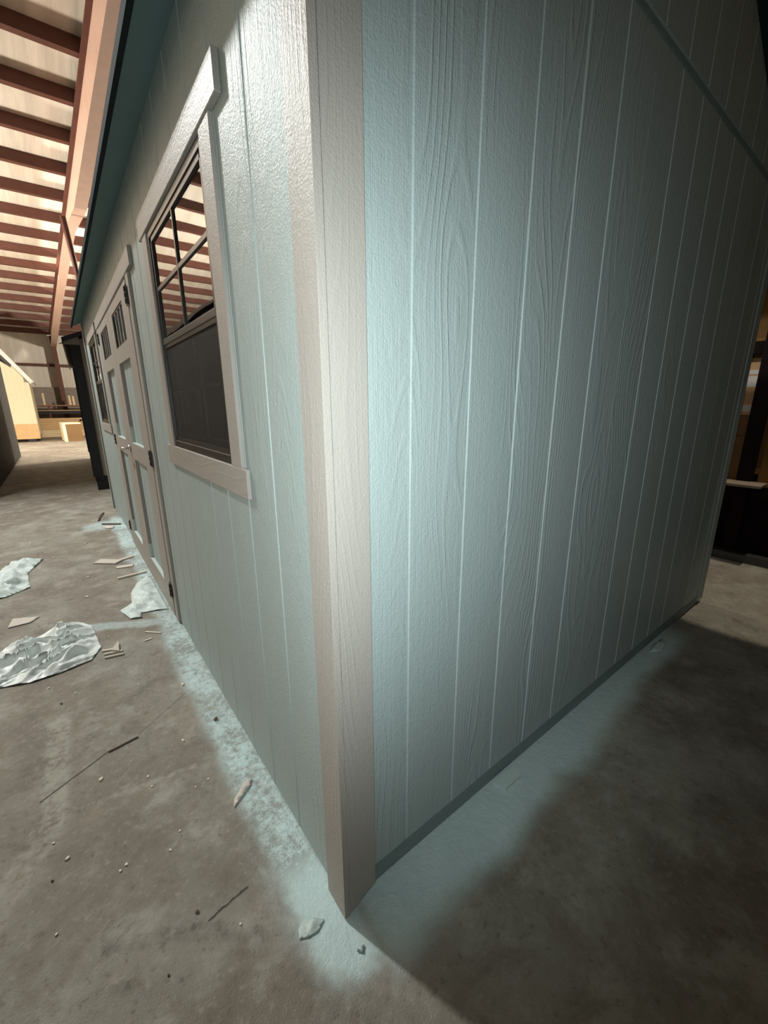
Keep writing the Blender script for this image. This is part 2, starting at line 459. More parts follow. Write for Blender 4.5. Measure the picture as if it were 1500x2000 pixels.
# long wall openings (y0, y1, z0, z1)
WO = [(0.605, 1.44, 1.205, 2.09), (4.56, 5.395, 1.205, 2.09)]
DO = (2.12, 4.065, 0.05, 2.06)
OPEN = WO + [DO]
gl = [0.31 + 0.2032*k for k in range(29)]
pan = [T+0.001, 1.225, 2.445, 3.664, 4.883, L_-T-0.001]
for a0, a1 in zip(pan, pan[1:]):
    if a0 > DO[0] and a1 < DO[1]:
        siding('siding_panel', 'y', a0+0.001, a1-0.001, gl, DO[3], 2.44, T, M['siding'], shed)
        box('door_threshold', (0.004, a0-0.3, 0.008), (0.03, a1+0.38, 0.048), M['trim_h'], shed)
    else:
        siding('siding_panel', 'y', a0+0.001, a1-0.001, gl, 0.008, 2.44, T, M['siding'], shed, [o if o is not DO else (DO[0], DO[1], 0.0, DO[3]) for o in OPEN])
gg = [0.2342 + 0.2032*k for k in range(14)]
pan = [T+0.001, 1.2502, 2.4694, W_-0.1]
for i, (a0, a1) in enumerate(zip(pan, pan[1:])):
    siding('siding_panel', 'x', a0+0.001, a1-0.001, gg, 0.082, 2.479, T, M['siding'], shed, wide=(gg[0],))
pan2 = [0.0, 0.6, W_/2, 2.4, W_]
for i, (a0, a1) in enumerate(zip(pan2, pan2[1:])):
    siding('siding_panel', 'x', a0+0.001 if i else -0.0, a1-0.001 if i < 3 else W_, gg, 2.499, lambda a: max(gz(a), 2.51), T-0.012, M['siding'], shed)
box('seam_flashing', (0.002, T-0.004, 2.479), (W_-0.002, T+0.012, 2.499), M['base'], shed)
siding('siding_panel', 'x', T, W_-T, [], 0.01, lambda a: gz(a), L_-T, M['siding'], shed)
box('side_wall', (W_-T-0.011, T+0.03, 0.01), (W_-T, L_-T-0.02, 2.42), M['siding'], shed)
# base board under the gable siding
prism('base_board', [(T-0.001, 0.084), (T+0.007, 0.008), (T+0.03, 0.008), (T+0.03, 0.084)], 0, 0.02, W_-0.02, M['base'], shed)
for xa, xb in ((0.10, 0.22), (1.45, 1.6), (2.8, 2.93)): box('runner', (xa, 0.08, 0.0), (xb, L_-0.06, 0.09), M['base'], shed)
box('floor_deck', (0.04, 0.05, 0.09), (W_-0.04, L_-0.05, 0.11), M['inside'], shed)
# corner trim: the alley board laps the gable board
box('corner_trim', (0.0, 0.0, 0.006), (T-0.0004, 0.092, 2.44), M['trim'], shed, 0.0005)
prism('corner_trim', [(0.0176, 0.012), (0.1055, 0.052), (0.1055, 2.485), (0.0195, 2.485)], 1, 0.0, T-0.001, M['trim'], shed)
box('corner_trim', (0.0, L_-0.09, 0.006), (T-0.001, L_, 2.44), M['trim'], shed, 0.0015)
box('corner_trim', (W_-0.1, T-0.004, 0.03), (W_, T+0.012, 2.479), M['siding'], shed, 0.0015)
# roof
def slab(name, x0, z0, x1, z1, th, mat, y0=-0.06, y1=L_+0.09):
    return prism(name, [(x0, z0), (x1, z1), (x1, z1+th), (x0, z0+th)], 1, y0, y1, mat, shed)
ov = 0.10
ridge = EZ + 0.45*W_/2
slab('roof_panel', -ov+0.013, EZ-0.45*(ov-0.013)+0.016, W_/2, ridge+0.02, 0.03, M['roof'])
slab('roof_panel', W_+ov, EZ-0.45*ov+0.02, W_/2, ridge+0.02, 0.03, M['roof'])
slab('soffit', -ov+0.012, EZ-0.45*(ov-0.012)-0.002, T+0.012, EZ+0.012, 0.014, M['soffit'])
prism('fascia', [(-ov-0.004, EZ-0.45*ov-0.014), (-ov+0.012, EZ-0.45*ov-0.014), (-ov+0.012, EZ-0.45*ov+0.02), (-ov-0.004, EZ-0.45*ov+0.022)], 1, -0.065, L_+0.095, M['drip'], shed)

def window(y0, y1, z0, z1):
    fr = boxes('window', [((0.011, y0, z0), (0.075, y0+0.026, z1)), ((0.011, y1-0.026, z0), (0.075, y1, z1)),
                          ((0.011, y0+0.026, z1-0.028), (0.075, y1-0.026, z1)), ((0.011, y0+0.026, z0), (0.075, y1-0.026, z0+0.028))], M['bronze'], shed, 0.001)
    box('casing', (0.005, y0-0.09, z0), (T, y0, z1), M['trim'], fr, 0.0015)
    box('casing', (0.005, y1, z0), (T, y1+0.09, z1), M['trim'], fr, 0.0015)
    box('header_board', (0.001, y0-0.165, z1), (T, y1+0.135, z1+0.085), M['trim_h'], fr, 0.002)
    box('sill_board', (0.005, y0-0.125, z0-0.092), (T, y1+0.15, z0), M['trim_h'], fr, 0.002)
    a, b_ = y0+0.028, y1-0.028; zm = 1.66
    ym = (a+b_)/2
    # upper sash
    us = boxes('upper_sash', [((0.015, a, zm), (0.046, a+0.018, z1-0.028)), ((0.015, b_-0.018, zm), (0.046, b_, z1-0.028)), ((0.015, a, z1-0.046), (0.046, b_, z1-0.028))], M['bronze'], fr)
    zt = (zm + z1 - 0.028)/2 + 0.005
    box('muntin', (0.016, ym-0.006, zm), (0.034, ym+0.006, z1-0.04), M['bronze'], fr)
    box('muntin', (0.0165, a, zt-0.007), (0.034, b_, zt+0.007), M['greyrail'], fr)
    boxes('meeting_rail', [((0.0135, a, zm-0.014), (0.05, b_, zm+0.010))], M['greyrail'], fr, 0.002)
    box('pane', (0.022, a+0.016, zm+0.008), (0.025, b_-0.018, z1-0.045), M['glass'], fr)
    # lower sash behind the screen
    boxes('lower_sash', [((0.040, a, z0+0.028), (0.06, a+0.03, zm)), ((0.040, b_-0.03, z0+0.028), (0.06, b_, zm)), ((0.040, a, z0+0.028), (0.06, b_, z0+0.065))], M['bronze'], fr)
    zl = (z0+0.05+zm)/2
    box('muntin', (0.034, ym-0.008, z0+0.05), (0.044, ym+0.008, zm-0.01), M['bronze'], fr)
    box('muntin', (0.034, a, zl-0.008), (0.044, b_, zl+0.008), M['bronze'], fr)
    box('pane', (0.047, a+0.02, z0+0.05), (0.050, b_-0.02, zm-0.01), M['glass'], fr)
    boxes('screen_frame', [((0.016, a, z0+0.028), (0.024, a+0.014, zm-0.016)), ((0.016, b_-0.014, z0+0.028), (0.024, b_, zm-0.016)),
                           ((0.016, a, z0+0.028), (0.024, b_, z0+0.046)), ((0.016, a, zm-0.03), (0.024, b_, zm-0.016))], M['bronze'], fr)
    box('screen', (0.0195, a+0.01, z0+0.04), (0.0205, b_-0.01, zm-0.02), M['screen'], fr)
    return fr
for (y0, y1, z0, z1) in WO: window(y0, y1, z0, z1)

# doors
d0, d1 = DO[0], DO[1]; dm = (d0+d1)/2
box('door_casing', (0.004, d0-0.09, 0.006), (T, d0-0.004, DO[3]+0.02), M['trim'], shed, 0.0015)
box('door_casing', (0.004, d1+0.004, 0.006), (T, d1+0.09, DO[3]+0.02), M['trim'], shed, 0.0015)
box('door_header', (0.0, d0-0.225, DO[3]+0.02), (T, d1+0.17, DO[3]+0.108), M['trim_h'], shed, 0.002)
def door(y0, y1, hinge_y, hs):
    p0, p1 = y0+0.20, y1-0.20
    if hs < 0: p0, p1 = y0+0.235, y1-0.185
    else: p0, p1 = y0+0.185, y1-0.235
    zs = [(0.20, 1.00), (1.12, 1.68), (1.78, 2.00)]
    fx0, fx1 = 0.0, 0.022
    prt = [((fx0, y0, 0.05), (fx1, p0, 2.06)), ((fx0, p1, 0.05), (fx1, y1, 2.06))]
    for za, zb in ((0.05, 0.20), (1.00, 1.12), (1.68, 1.78), (2.00, 2.06)):
        prt.append(((fx0, p0, za), (fx1, p1, zb)))
    leaf = boxes('door', prt, M['trim'], shed)
    sk = siding('door_panel', 'y', p0-0.01, p1+0.01, gl, 0.19, 1.01, fx1, M['siding'], leaf)
    sk = siding('door_panel', 'y', p0-0.01, p1+0.01, gl, 1.11, 1.69, fx1, M['siding'], leaf)
    for zz in (0.20, 1.12): box('ledge', (0.001, p0, zz), (0.022, p1, zz+0.006), M['flake'], leaf); box('jamb_bead', (0.001, p1-0.005, zz+0.006), (0.022, p1, zz+0.12), M['flake'], leaf)  # pale strips put lamplight into the colour along ledge and far jamb
    boxes('lite_frame', [((0.004, p0, 1.78), (0.03, p0+0.014, 2.0)), ((0.004, p1-0.014, 1.78), (0.03, p1, 2.0)), ((0.004, p0, 1.986), (0.03, p1, 2.0)), ((0.004, p0, 1.78), (0.03, p1, 1.788))], M['bronze'], leaf)
    for k in (1, 2, 3):
        yy = p0 + (p1-p0)*k/4
        box('muntin', (0.003, yy-0.011, 1.785), (0.016, yy+0.011, 1.99), M['trim'], leaf)
    box('pane', (0.010, p0+0.01, 1.785), (0.013, p1-0.01, 1.995), M['glass'], leaf)
    for hz in (1.93, 1.03, 0.16):
        hb = boxes('hinge', [((-0.006, hinge_y-0.026, hz), (0.0, hinge_y+0.026, hz+0.10))], M['iron'], leaf, 0.001)
        bmk = bmesh.new()
        for q in (0.02, 0.05, 0.08):
            bm_box(bmk, (-0.012, hinge_y-0.007, hz+q-0.013), (-0.005, hinge_y+0.007, hz+q+0.013), 0.002)
        link('hinge_knuckle', mesh('hinge_knuckle', bmk), M['iron'], leaf)
    return leaf
da = door(d0, dm-0.002, d0-0.002, -1)
db = door(dm+0.002, d1, d1+0.002, 1)
tube('handle_rose', [(-0.002, dm-0.05, 1.07), (-0.014, dm-0.05, 1.07)], 0.026, M['chrome'], da, 16)
tube('lever_handle', [(-0.014, dm-0.05, 1.07), (-0.05, dm-0.05, 1.07), (-0.056, dm-0.04, 1.07), (-0.056, dm+0.05, 1.068)], [0.009, 0.009, 0.009, 0.008], M['chrome'], da, 10)
box('inner_backing', (0.5, 0.03, 0.11), (0.52, L_-0.03, 2.4), M['inside'], shed)

# ------------------------------------------------------------------ neighbouring sheds
M['nb_dark'] = painted_wood('charcoal_siding', (0.035, 0.038, 0.036), 0.7, 0.6, 0.6, spec=0.2)
M['nb_black'] = simple('black_trim_paint', (0.004, 0.004, 0.006), 0.5)
M['nb_taupe'] = painted_wood('grey_taupe_siding', (0.27, 0.24, 0.20), 0.5, 0.7, 0.7)
M['lt_siding'] = painted_wood('slate_grey_siding', (0.05, 0.05, 0.047), 0.7, 0.6, 0.6, spec=0.2)
M['pale_trim'] = simple('pale_grey_trim', (0.5, 0.5, 0.47), 0.5)
M['cream'] = simple('cream_siding', (0.47, 0.42, 0.29), 0.55, var=0.06)
M['raw'] = simple('raw_board', (0.42, 0.27, 0.13), 0.75, var=0.2, stretch=(1, 1, 1))
nb = empty('charcoal_shed', (-0.10, 7.72, 0), R(-2.0)); tag(nb, 'black and taupe shed standing just beyond the teal shed in the alley', 'shed')
NL, NW = 5.6, 3.0
siding('side_wall', 'y', 0.02, NL, [0.2*k for k in range(1, 26)], 0.24, 2.36, 0.012, M['nb_dark'], nb)
siding('end_wall', 'x', 0.13, NW, [0.15+0.2*k for k in range(1, 14)], 0.24, lambda a: 2.36+0.4*min(a, NW-a), 0.012, M['nb_taupe'], nb)
siding('end_wall', 'x', 0.02, NW, [], 0.24, lambda a: 2.36+0.4*min(a, NW-a), NL, M['nb_taupe'], nb)
box('side_wall', (NW-0.012, 0.02, 0.24), (NW, NL, 2.36), M['nb_dark'], nb)
box('corner_trim', (0.0, 0.0, 0.23), (0.14, 0.012, 2.36), M['nb_black'], nb)
box('corner_trim', (0.0, 0.0, 0.23), (0.012, 0.11, 2.36), M['nb_black'], nb)
prism('roof_panel', [(-0.075, 2.36), (NW/2, 3.02), (NW/2, 3.08), (-0.075, 2.42)], 1, -0.10, NL+0.12, M['nb_black'], nb)
prism('roof_panel', [(NW+0.075, 2.36), (NW/2, 3.02), (NW/2, 3.08), (NW+0.075, 2.42)], 1, -0.10, NL+0.12, M['nb_black'], nb)
prism('fascia', [(-0.08, 2.33), (-0.06, 2.33), (-0.06, 2.42), (-0.08, 2.42)], 1, -0.10, NL+0.12, M['nb_black'], nb)
prism('eave_return', [(-0.13, 2.33), (0.14, 2.33), (0.14, 2.46)], 1, -0.03, 0.0, M['nb_taupe'], nb)
box('floor_frame', (0.02, 0.02, 0.15), (NW-0.02, NL-0.02, 0.24), M['nb_black'], nb)
for yy in (0.0, 2.4, 4.8): box('support_block', (0.03, yy, 0.0), (0.4, yy+0.4, 0.15), M['nb_black'], nb)
dn = box('door', (-0.012, 2.9, 0.40), (0.012, 3.9, 2.2), M['nb_dark'], nb)
tube('door_knob', [(-0.012, 3.0, 1.1), (-0.03, 3.0, 1.1), (-0.04, 3.0, 1.1), (-0.07, 3.0, 1.1)], [0.012, 0.012, 0.03, 0.022], M['chrome'], dn, 12)

ls = empty('slate_shed', (-1.42, 7.9, 0)); tag(ls, 'slate grey shed with a black roof edge at the left side of the alley', 'shed')
LL, LW = 6.7, 3.0
siding('side_wall', 'x', -LW, 0, [-0.2*k for k in range(1, 15)], 0.05, lambda a: 2.5+0.85*min(-a, LW+a), 0.0, M['lt_siding'], ls)
siding('side_wall', 'x', -LW, 0, [], 0.05, lambda a: 2.5+0.85*min(-a, LW+a), LL, M['lt_siding'], ls)
bmw = [((-0.012, 0.0, 0.05), (0.0, LL, 2.5))]
boxes('long_wall', bmw, M['lt_siding'], ls); boxes('long_wall', [((-LW, 0, 0.05), (-LW+0.012, LL, 2.5))], M['lt_siding'], ls)
for xa, xb in ((-0.5, -0.06), (-LW+0.2, -LW+0.4)): box('runner', (xa, 0.05, 0), (xb, LL-0.05, 0.06), M['nb_black'], ls)
prism('roof_panel', [(0.20, 2.42), (-LW/2, 3.82), (-LW/2, 3.88), (0.22, 2.5)], 1, -0.08, LL+0.08, M['nb_black'], ls)
prism('roof_panel', [(-LW-0.15, 2.46), (-LW/2, 3.82), (-LW/2, 3.88), (-LW-0.17, 2.5)], 1, -0.08, LL+0.08, M['nb_black'], ls)
prism('rake_trim', [(0.10, 2.36), (0.12, 2.47), (-LW/2, 3.81), (-LW/2, 3.66)], 1, -0.03, -0.002, M['pale_trim'], ls)
prism('rake_trim', [(-LW-0.10, 2.36), (-LW-0.12, 2.47), (-LW/2, 3.81), (-LW/2, 3.66)], 1, -0.03, -0.002, M['pale_trim'], ls)
box('sign_plate', (-0.001, 1.5, 1.02), (0.006, 1.75, 1.14), M['pale_trim'], ls)

cs = empty('cream_shed', (-1.14, 21.5, 0)); tag(cs, 'cream shed with white rake trim at the far end of the alley', 'shed')
CW = 3.0
def cz(a): return 2.32 + 1.55*min(-a, CW+a)
siding('end_wall', 'x', -CW, 0.0, [-0.16*k for k in range(1, 18)], 0.12, cz, 0.0, M['cream'], cs, gw=0.02, gd=0.008)
box('side_wall', (-0.012, 0.012, 0.12), (0.0, 3.0, 2.3), M['cream'], cs)
box('side_wall', (-CW, 0.012, 0.12), (-CW+0.012, 3.0, 2.3), M['cream'], cs)
box('kick_board', (-CW, -0.012, 0.12), (0.0, -0.001, 0.72), M['raw'], cs)
for xa, xb in ((-0.4, -0.15), (-CW+0.1, -CW+0.3)): box('runner', (xa, 0.0, 0), (xb, 3.0, 0.12), M['nb_black'], cs)
prism('rake_trim', [(0.06, 2.27), (0.10, 2.37), (-CW/2, 4.82), (-CW/2, 4.62)], 1, -0.05, -0.002, M['pale_trim'], cs)
prism('roof_panel', [(0.12, 2.33), (-CW/2, 4.82), (-CW/2, 4.9), (0.16, 2.36)], 1, -0.06, 3.0, M['pale_trim'], cs)
prism('roof_panel', [(-CW-0.12, 2.33), (-CW/2, 4.82), (-CW/2, 4.9), (-CW-0.16, 2.36)], 1, -0.06, 3.0, M['pale_trim'], cs)

# crate, lumber stacks and rack at the far wall
cr = empty('wooden_crate', (-0.36, 20.6, 0), R(3)); tag(cr, 'pale wooden crate with a tan front on the bright floor at the alley end', 'crate')
M['ply'] = simple('pale_plywood', (0.85, 0.70, 0.46), 0.6, var=0.06)
M['tan'] = simple('tan_plywood', (0.16, 0.09, 0.032), 0.65, var=0.1)  # tan board, darkened so its colour carries the front's shade
box('lid', (0.0, 0.0, 0.70), (0.62, 1.7, 0.74), M['ply'], cr)
box('front_panel', (0.10, 0.0, 0.0), (0.62, 0.02, 0.70), M['tan'], cr)
box('corner_board', (0.0, -0.01, 0.0), (0.10, 0.02, 0.70), M['ply'], cr)
box('side_panel', (0.0, 0.02, 0.0), (0.02, 1.7, 0.70), M['ply'], cr)
box('side_panel', (0.60, 0.02, 0.0), (0.62, 1.7, 0.70), M['ply'], cr)
rng = random.Random(4)
def lumber(name, label, x0, x1, y, z0, rows, cols, bw, bh, mat, L=None):
    t_ = empty(name, (x0, y, z0)); tag(t_, label, 'lumber')
    for i in range(rows):
        for j in range(cols):
            dx = rng.uniform(-0.04, 0.04)
            box('board', (dx, j*bw, i*bh+0.001), (x1-x0+dx, (j+1)*bw-0.006, (i+1)*bh-0.006), mat, t_)
    return t_
M['board'] = simple('stacked_board', (0.62, 0.42, 0.22), 0.75, var=0.22, scale=2.0, stretch=(0.4, 6, 6))
M['board2'] = simple('stacked_board_pale', (0.80, 0.64, 0.40), 0.75, var=0.15, scale=2.0, stretch=(0.4, 6, 6))
lumber('lumber_stack', 'low stack of pale boards on the floor before the far wall', -1.7, 1.4, 24.62, 0.0, 4, 3, 0.18, 0.08, M['board2'])
lumber('lumber_stack', 'stack of brown boards lying on top of the pale ones by the far wall', -1.7, 1.4, 24.66, 0.325, 6, 2, 0.18, 0.09, M['board'])
rk = empty('storage_rack', (-2.0, 25.25, 0)); tag(rk, 'dark steel storage rack with timber lying across, along the far wall', 'rack')
for k in range(4):
    box('upright', (k*1.25, 0.0, 0), (k*1.25+0.07, 0.07, 1.5), M['steel'], rk); 
box('beam', (0, -0.02, 1.05), (4.2, 0.06, 1.20), M['nb_black'], rk); box('beam', (0, -0.02, 1.40), (4.2, 0.06, 1.45), M['steel'], rk)
box('shelf', (0, -0.02, 1.2), (4.2, 0.9, 1.23), M['board'], rk); box('shelf', (0, -0.02, 1.45), (4.2, 0.9, 1.47), M['raw'], rk)
for k, (xx, h_) in enumerate(((1.15, 0.55), (2.15, 0.45), (2.3, 0.42))):
    o = box('leaning_board', (-0.04, 0, 0), (0.04, 0.03, h_), M['board2']); o.location = (-2.0+xx, 25.4, 1.472)
    tag(o, ('short pale board upright on the rack, left of the steel column', 'short pale board upright on the rack, right of the steel column', 'rightmost short board standing on the rack beside its twin')[k], 'board')

# ------------------------------------------------------------------ rack on the right
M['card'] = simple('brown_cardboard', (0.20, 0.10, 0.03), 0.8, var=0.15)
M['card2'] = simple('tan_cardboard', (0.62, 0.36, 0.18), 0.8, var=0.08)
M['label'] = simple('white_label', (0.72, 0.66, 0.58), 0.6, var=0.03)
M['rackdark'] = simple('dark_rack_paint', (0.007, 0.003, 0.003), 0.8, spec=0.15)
M['stain_ledge'] = simple('grey_brown_board', (0.26, 0.20, 0.15), 0.8)
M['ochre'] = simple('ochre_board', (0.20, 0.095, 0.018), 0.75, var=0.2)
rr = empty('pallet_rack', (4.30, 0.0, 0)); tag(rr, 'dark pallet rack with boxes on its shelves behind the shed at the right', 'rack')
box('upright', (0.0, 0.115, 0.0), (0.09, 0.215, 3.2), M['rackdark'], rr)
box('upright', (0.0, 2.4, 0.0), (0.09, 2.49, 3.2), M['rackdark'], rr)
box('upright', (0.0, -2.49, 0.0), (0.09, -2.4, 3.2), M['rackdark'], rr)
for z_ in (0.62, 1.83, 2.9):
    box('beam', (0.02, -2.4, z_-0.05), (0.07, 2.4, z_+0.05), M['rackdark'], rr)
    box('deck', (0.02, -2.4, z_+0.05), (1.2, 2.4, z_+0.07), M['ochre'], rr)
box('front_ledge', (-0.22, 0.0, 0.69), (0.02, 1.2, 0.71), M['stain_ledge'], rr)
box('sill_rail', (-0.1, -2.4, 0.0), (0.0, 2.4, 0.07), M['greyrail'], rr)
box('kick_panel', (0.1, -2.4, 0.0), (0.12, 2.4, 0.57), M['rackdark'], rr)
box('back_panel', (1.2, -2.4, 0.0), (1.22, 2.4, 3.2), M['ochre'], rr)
def carton(loc, dims, mat, label, band=None):
    e = empty('carton', loc); tag(e, label, 'box', 'cartons on the right-hand rack')
    boxes('body', [((0, 0, 0), dims)], mat, e, 0.004)
    if band:
        for z0_, z1_ in band: box('shipping_label', (-0.003, 0.008, z0_), (-0.0005, dims[1]*0.45, z1_), M['label'], e)
    return e
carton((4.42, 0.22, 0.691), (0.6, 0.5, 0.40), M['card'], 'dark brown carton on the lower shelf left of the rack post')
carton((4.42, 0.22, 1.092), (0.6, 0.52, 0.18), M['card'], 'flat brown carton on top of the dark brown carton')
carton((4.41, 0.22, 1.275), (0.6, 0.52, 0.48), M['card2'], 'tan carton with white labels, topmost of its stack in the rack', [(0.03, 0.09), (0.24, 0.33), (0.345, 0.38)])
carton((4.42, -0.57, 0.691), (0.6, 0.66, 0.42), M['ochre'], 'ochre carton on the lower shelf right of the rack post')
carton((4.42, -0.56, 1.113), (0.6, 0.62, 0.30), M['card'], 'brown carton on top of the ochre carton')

# ------------------------------------------------------------------ litter on the floor
class mnoise:
    """repeatable gradient noise"""
    _p = list(range(256)); random.Random(11).shuffle(_p)
    _g = [Vector((a, b, c)) for a, b, c in ((1, 1, 0), (-1, 1, 0), (1, -1, 0), (-1, -1, 0), (1, 0, 1), (-1, 0, 1), (1, 0, -1), (-1, 0, -1), (0, 1, 1), (0, -1, 1), (0, 1, -1), (0, -1, -1))]
    @classmethod
    def noise(k, v):
        f = [math.floor(c) for c in v]; d = [c-q for c, q in zip(v, f)]
        w3 = [t*t*t*(t*(t*6-15)+10) for t in d]; tot = 0.0
        for i in (0, 1):
            for j in (0, 1):
                for l in (0, 1):
                    h = k._p[(k._p[(k._p[(f[0]+i) & 255]+f[1]+j) & 255]+f[2]+l) & 255] % 12
                    g = k._g[h]
                    tot += (w3[0] if i else 1-w3[0])*(w3[1] if j else 1-w3[1])*(w3[2] if l else 1-w3[2])*(g.x*(d[0]-i)+g.y*(d[1]-j)+g.z*(d[2]-l))
        return tot
    @classmethod
    def noise_vector(k, v):
        return Vector((k.noise(v), k.noise(v+Vector((31.4, 7.7, 2.2))), k.noise(v+Vector((3.3, 17.1, 41.8)))))

def crumple(name, outline, amp, scale, seed, mat, label, cat, z0=0.004, n=26, flat_edge=0.03, thick=0.0015, group=None):
    cx = sum(p[0] for p in outline)/len(outline); cy = sum(p[1] for p in outline)/len(outline)
    bm = bmesh.new()
    bm.faces.new([bm.verts.new((p[0]-cx, p[1]-cy, 0)) for p in outline])
    xs = [p[0]-cx for p in outline]; ys_ = [p[1]-cy for p in outline]
    st = max(max(xs)-min(xs), max(ys_)-min(ys_))/n
    for lo, hi, nv in ((min(xs), max(xs), (1, 0, 0)), (min(ys_), max(ys_), (0, 1, 0))):
        v = lo + st*0.5
        while v < hi:
            bmesh.ops.bisect_plane(bm, geom=bm.verts[:]+bm.edges[:]+bm.faces[:], dist=1e-5, plane_co=Vector(nv)*v, plane_no=nv)
            v += st
    bmesh.ops.triangulate(bm, faces=bm.faces)
    def edged(p):
        best = 9
        for i in range(len(outline)):
            a = Vector((xs[i], ys_[i])); b_ = Vector((xs[(i+1) % len(xs)], ys_[(i+1) % len(xs)])); q = Vector((p.x, p.y))
            tt = max(0, min(1, (q-a).dot(b_-a)/max(1e-9, (b_-a).length_squared)))
            best = min(best, (q-(a+(b_-a)*tt)).length)
        return best
    for v in bm.verts:
        p = v.co.copy()
        q = Vector((p.x*scale, p.y*scale, seed))
        qq = Vector((q.x*0.55+q.y*0.15, q.y*1.25-q.x*0.45, seed)) + mnoise.noise_vector(q*0.6)*0.35
        rid = 1-abs(mnoise.noise(qq)*2.4); rid2 = 1-abs(mnoise.noise(qq*2.1+Vector((5, 1, 2)))*2.4)
        e = min(1, edged(p)/flat_edge)
        v.co.z = amp*(max(0, rid)**2*0.7 + max(0, rid2)**2*0.35)*(0.12+0.88*e)
        v.co.x += mnoise.noise(q*1.7+Vector((9, 0, 0)))*amp*0.5*e; v.co.y += mnoise.noise(q*1.7+Vector((0, 9, 0)))*amp*0.5*e
    lo = min(v.co.z for v in bm.verts)
    for v in bm.verts: v.co.z -= lo
    o = link(name, mesh(name, bm), mat, smooth=True)
    o.location = (cx, cy, z0)
    md = o.modifiers.new('thickness', 'SOLIDIFY'); md.thickness = thick; md.offset = 1
    tag(o, label, cat, group); return o
M['plastic'] = simple('white_plastic_sheet', (0.80, 0.85, 0.83), 0.4, var=0.06, scale=9)
M['rag'] = simple('paint_splashed_sheet', (0.64, 0.73, 0.71), 0.5, var=0.14, scale=12)
M['paper'] = simple('torn_paper', (0.62, 0.56, 0.50), 0.7, var=0.12, scale=30)
M['chip'] = simple('pale_wood_chip', (0.75, 0.68, 0.56), 0.7, var=0.1)
M['stick'] = simple('pale_offcut_wood', (0.58, 0.52, 0.46), 0.7, var=0.12)
M['twig'] = simple('brown_stick', (0.10, 0.06, 0.04), 0.7)
crumple('plastic_sheet', [(-0.95, 1.90), (-0.864, 1.906), (-0.742, 1.86), (-0.615, 1.866), (-0.477, 1.901), (-0.425, 2.02), (-0.435, 2.15), (-0.452, 2.361), (-0.52, 2.46), (-0.624, 2.474), (-0.76, 2.38), (-0.859, 2.365), (-0.95, 2.2)],
        0.09, 7.5, 3.1, M['plastic'], 'crumpled white plastic sheet on the concrete at the left edge', 'plastic sheet', n=64, flat_edge=0.11)
crumple('masking_sheet', [(-0.284, 2.463), (-0.203, 2.544), (-0.186, 2.741), (-0.12, 2.926), (-0.025, 3.05), (-0.012, 2.816), (-0.012, 2.477), (-0.012, 2.296), (-0.174, 2.348), (-0.179, 2.271), (-0.242, 2.295)],
        0.06, 9, 8.4, M['rag'], 'paint-covered masking sheet bunched against the foot of the shed door', 'masking sheet', n=40, flat_edge=0.09)
crumple('masking_sheet', [(-1.06, 3.25), (-1.08, 3.79), (-0.999, 4.041), (-0.882, 4.135), (-0.734, 4.115), (-0.778, 3.939), (-0.831, 3.76), (-0.80, 3.37), (-0.93, 3.26)],
        0.09, 6.5, 1.7, M['rag'], 'crumpled pale masking sheet at the left edge of the alley floor', 'masking sheet', n=40, flat_edge=0.10)
crumple('paper_scrap', [(-0.886, 2.658), (-0.87, 2.795), (-0.726, 2.724), (-0.772, 2.657)], 0.006, 20, 2.2, M['paper'], 'pale pinkish paper scrap lying above the white plastic sheet', 'paper scrap', n=8)
crumple('paper_scrap', [(-0.207, 4.98), (-0.15, 5.02), (-0.088, 4.95), (-0.11, 4.87), (-0.17, 4.90)], 0.03, 20, 5.2, M['paper'], 'torn white paper scrap beside the far half of the shed door', 'paper scrap', n=8)
crumple('paint_flake', [(-0.119, 0.042), (-0.112, 0.062), (-0.09, 0.072), (-0.068, 0.062), (-0.045, 0.039), (-0.062, 0.030), (-0.073, 0.026), (-0.098, 0.030)], 0.009, 22, 6.1, M['flake'], 'curled teal paint flake by the corner of the shed', 'paint flake', n=10, flat_edge=0.01)
crumple('paint_flake', [(2.05, -0.01), (2.16, 0.005), (2.26, 0.0), (2.25, -0.035), (2.12, -0.05)], 0.02, 14, 4.1, M['flake'], 'grey paint flake on the floor by the right end of the gable', 'paint flake', n=8, flat_edge=0.015)
crumple('paint_flake', [(-0.012, -0.075), (0.0, -0.088), (0.012, -0.076), (0.004, -0.072), (-0.002, -0.081), (-0.007, -0.071)], 0.005, 60, 3.3, M['base'], 'small dark curl of paint below the shed corner', 'paint flake', n=6, flat_edge=0.004)
crumple('paint_flake', [(-0.135, 0.522), (-0.125, 0.55), (-0.07, 0.60), (-0.042, 0.60), (-0.055, 0.575), (-0.10, 0.545)], 0.012, 30, 9.3, M['stick'], 'long torn sliver of backing lying across the paint line', 'paint flake', n=8, flat_edge=0.01)
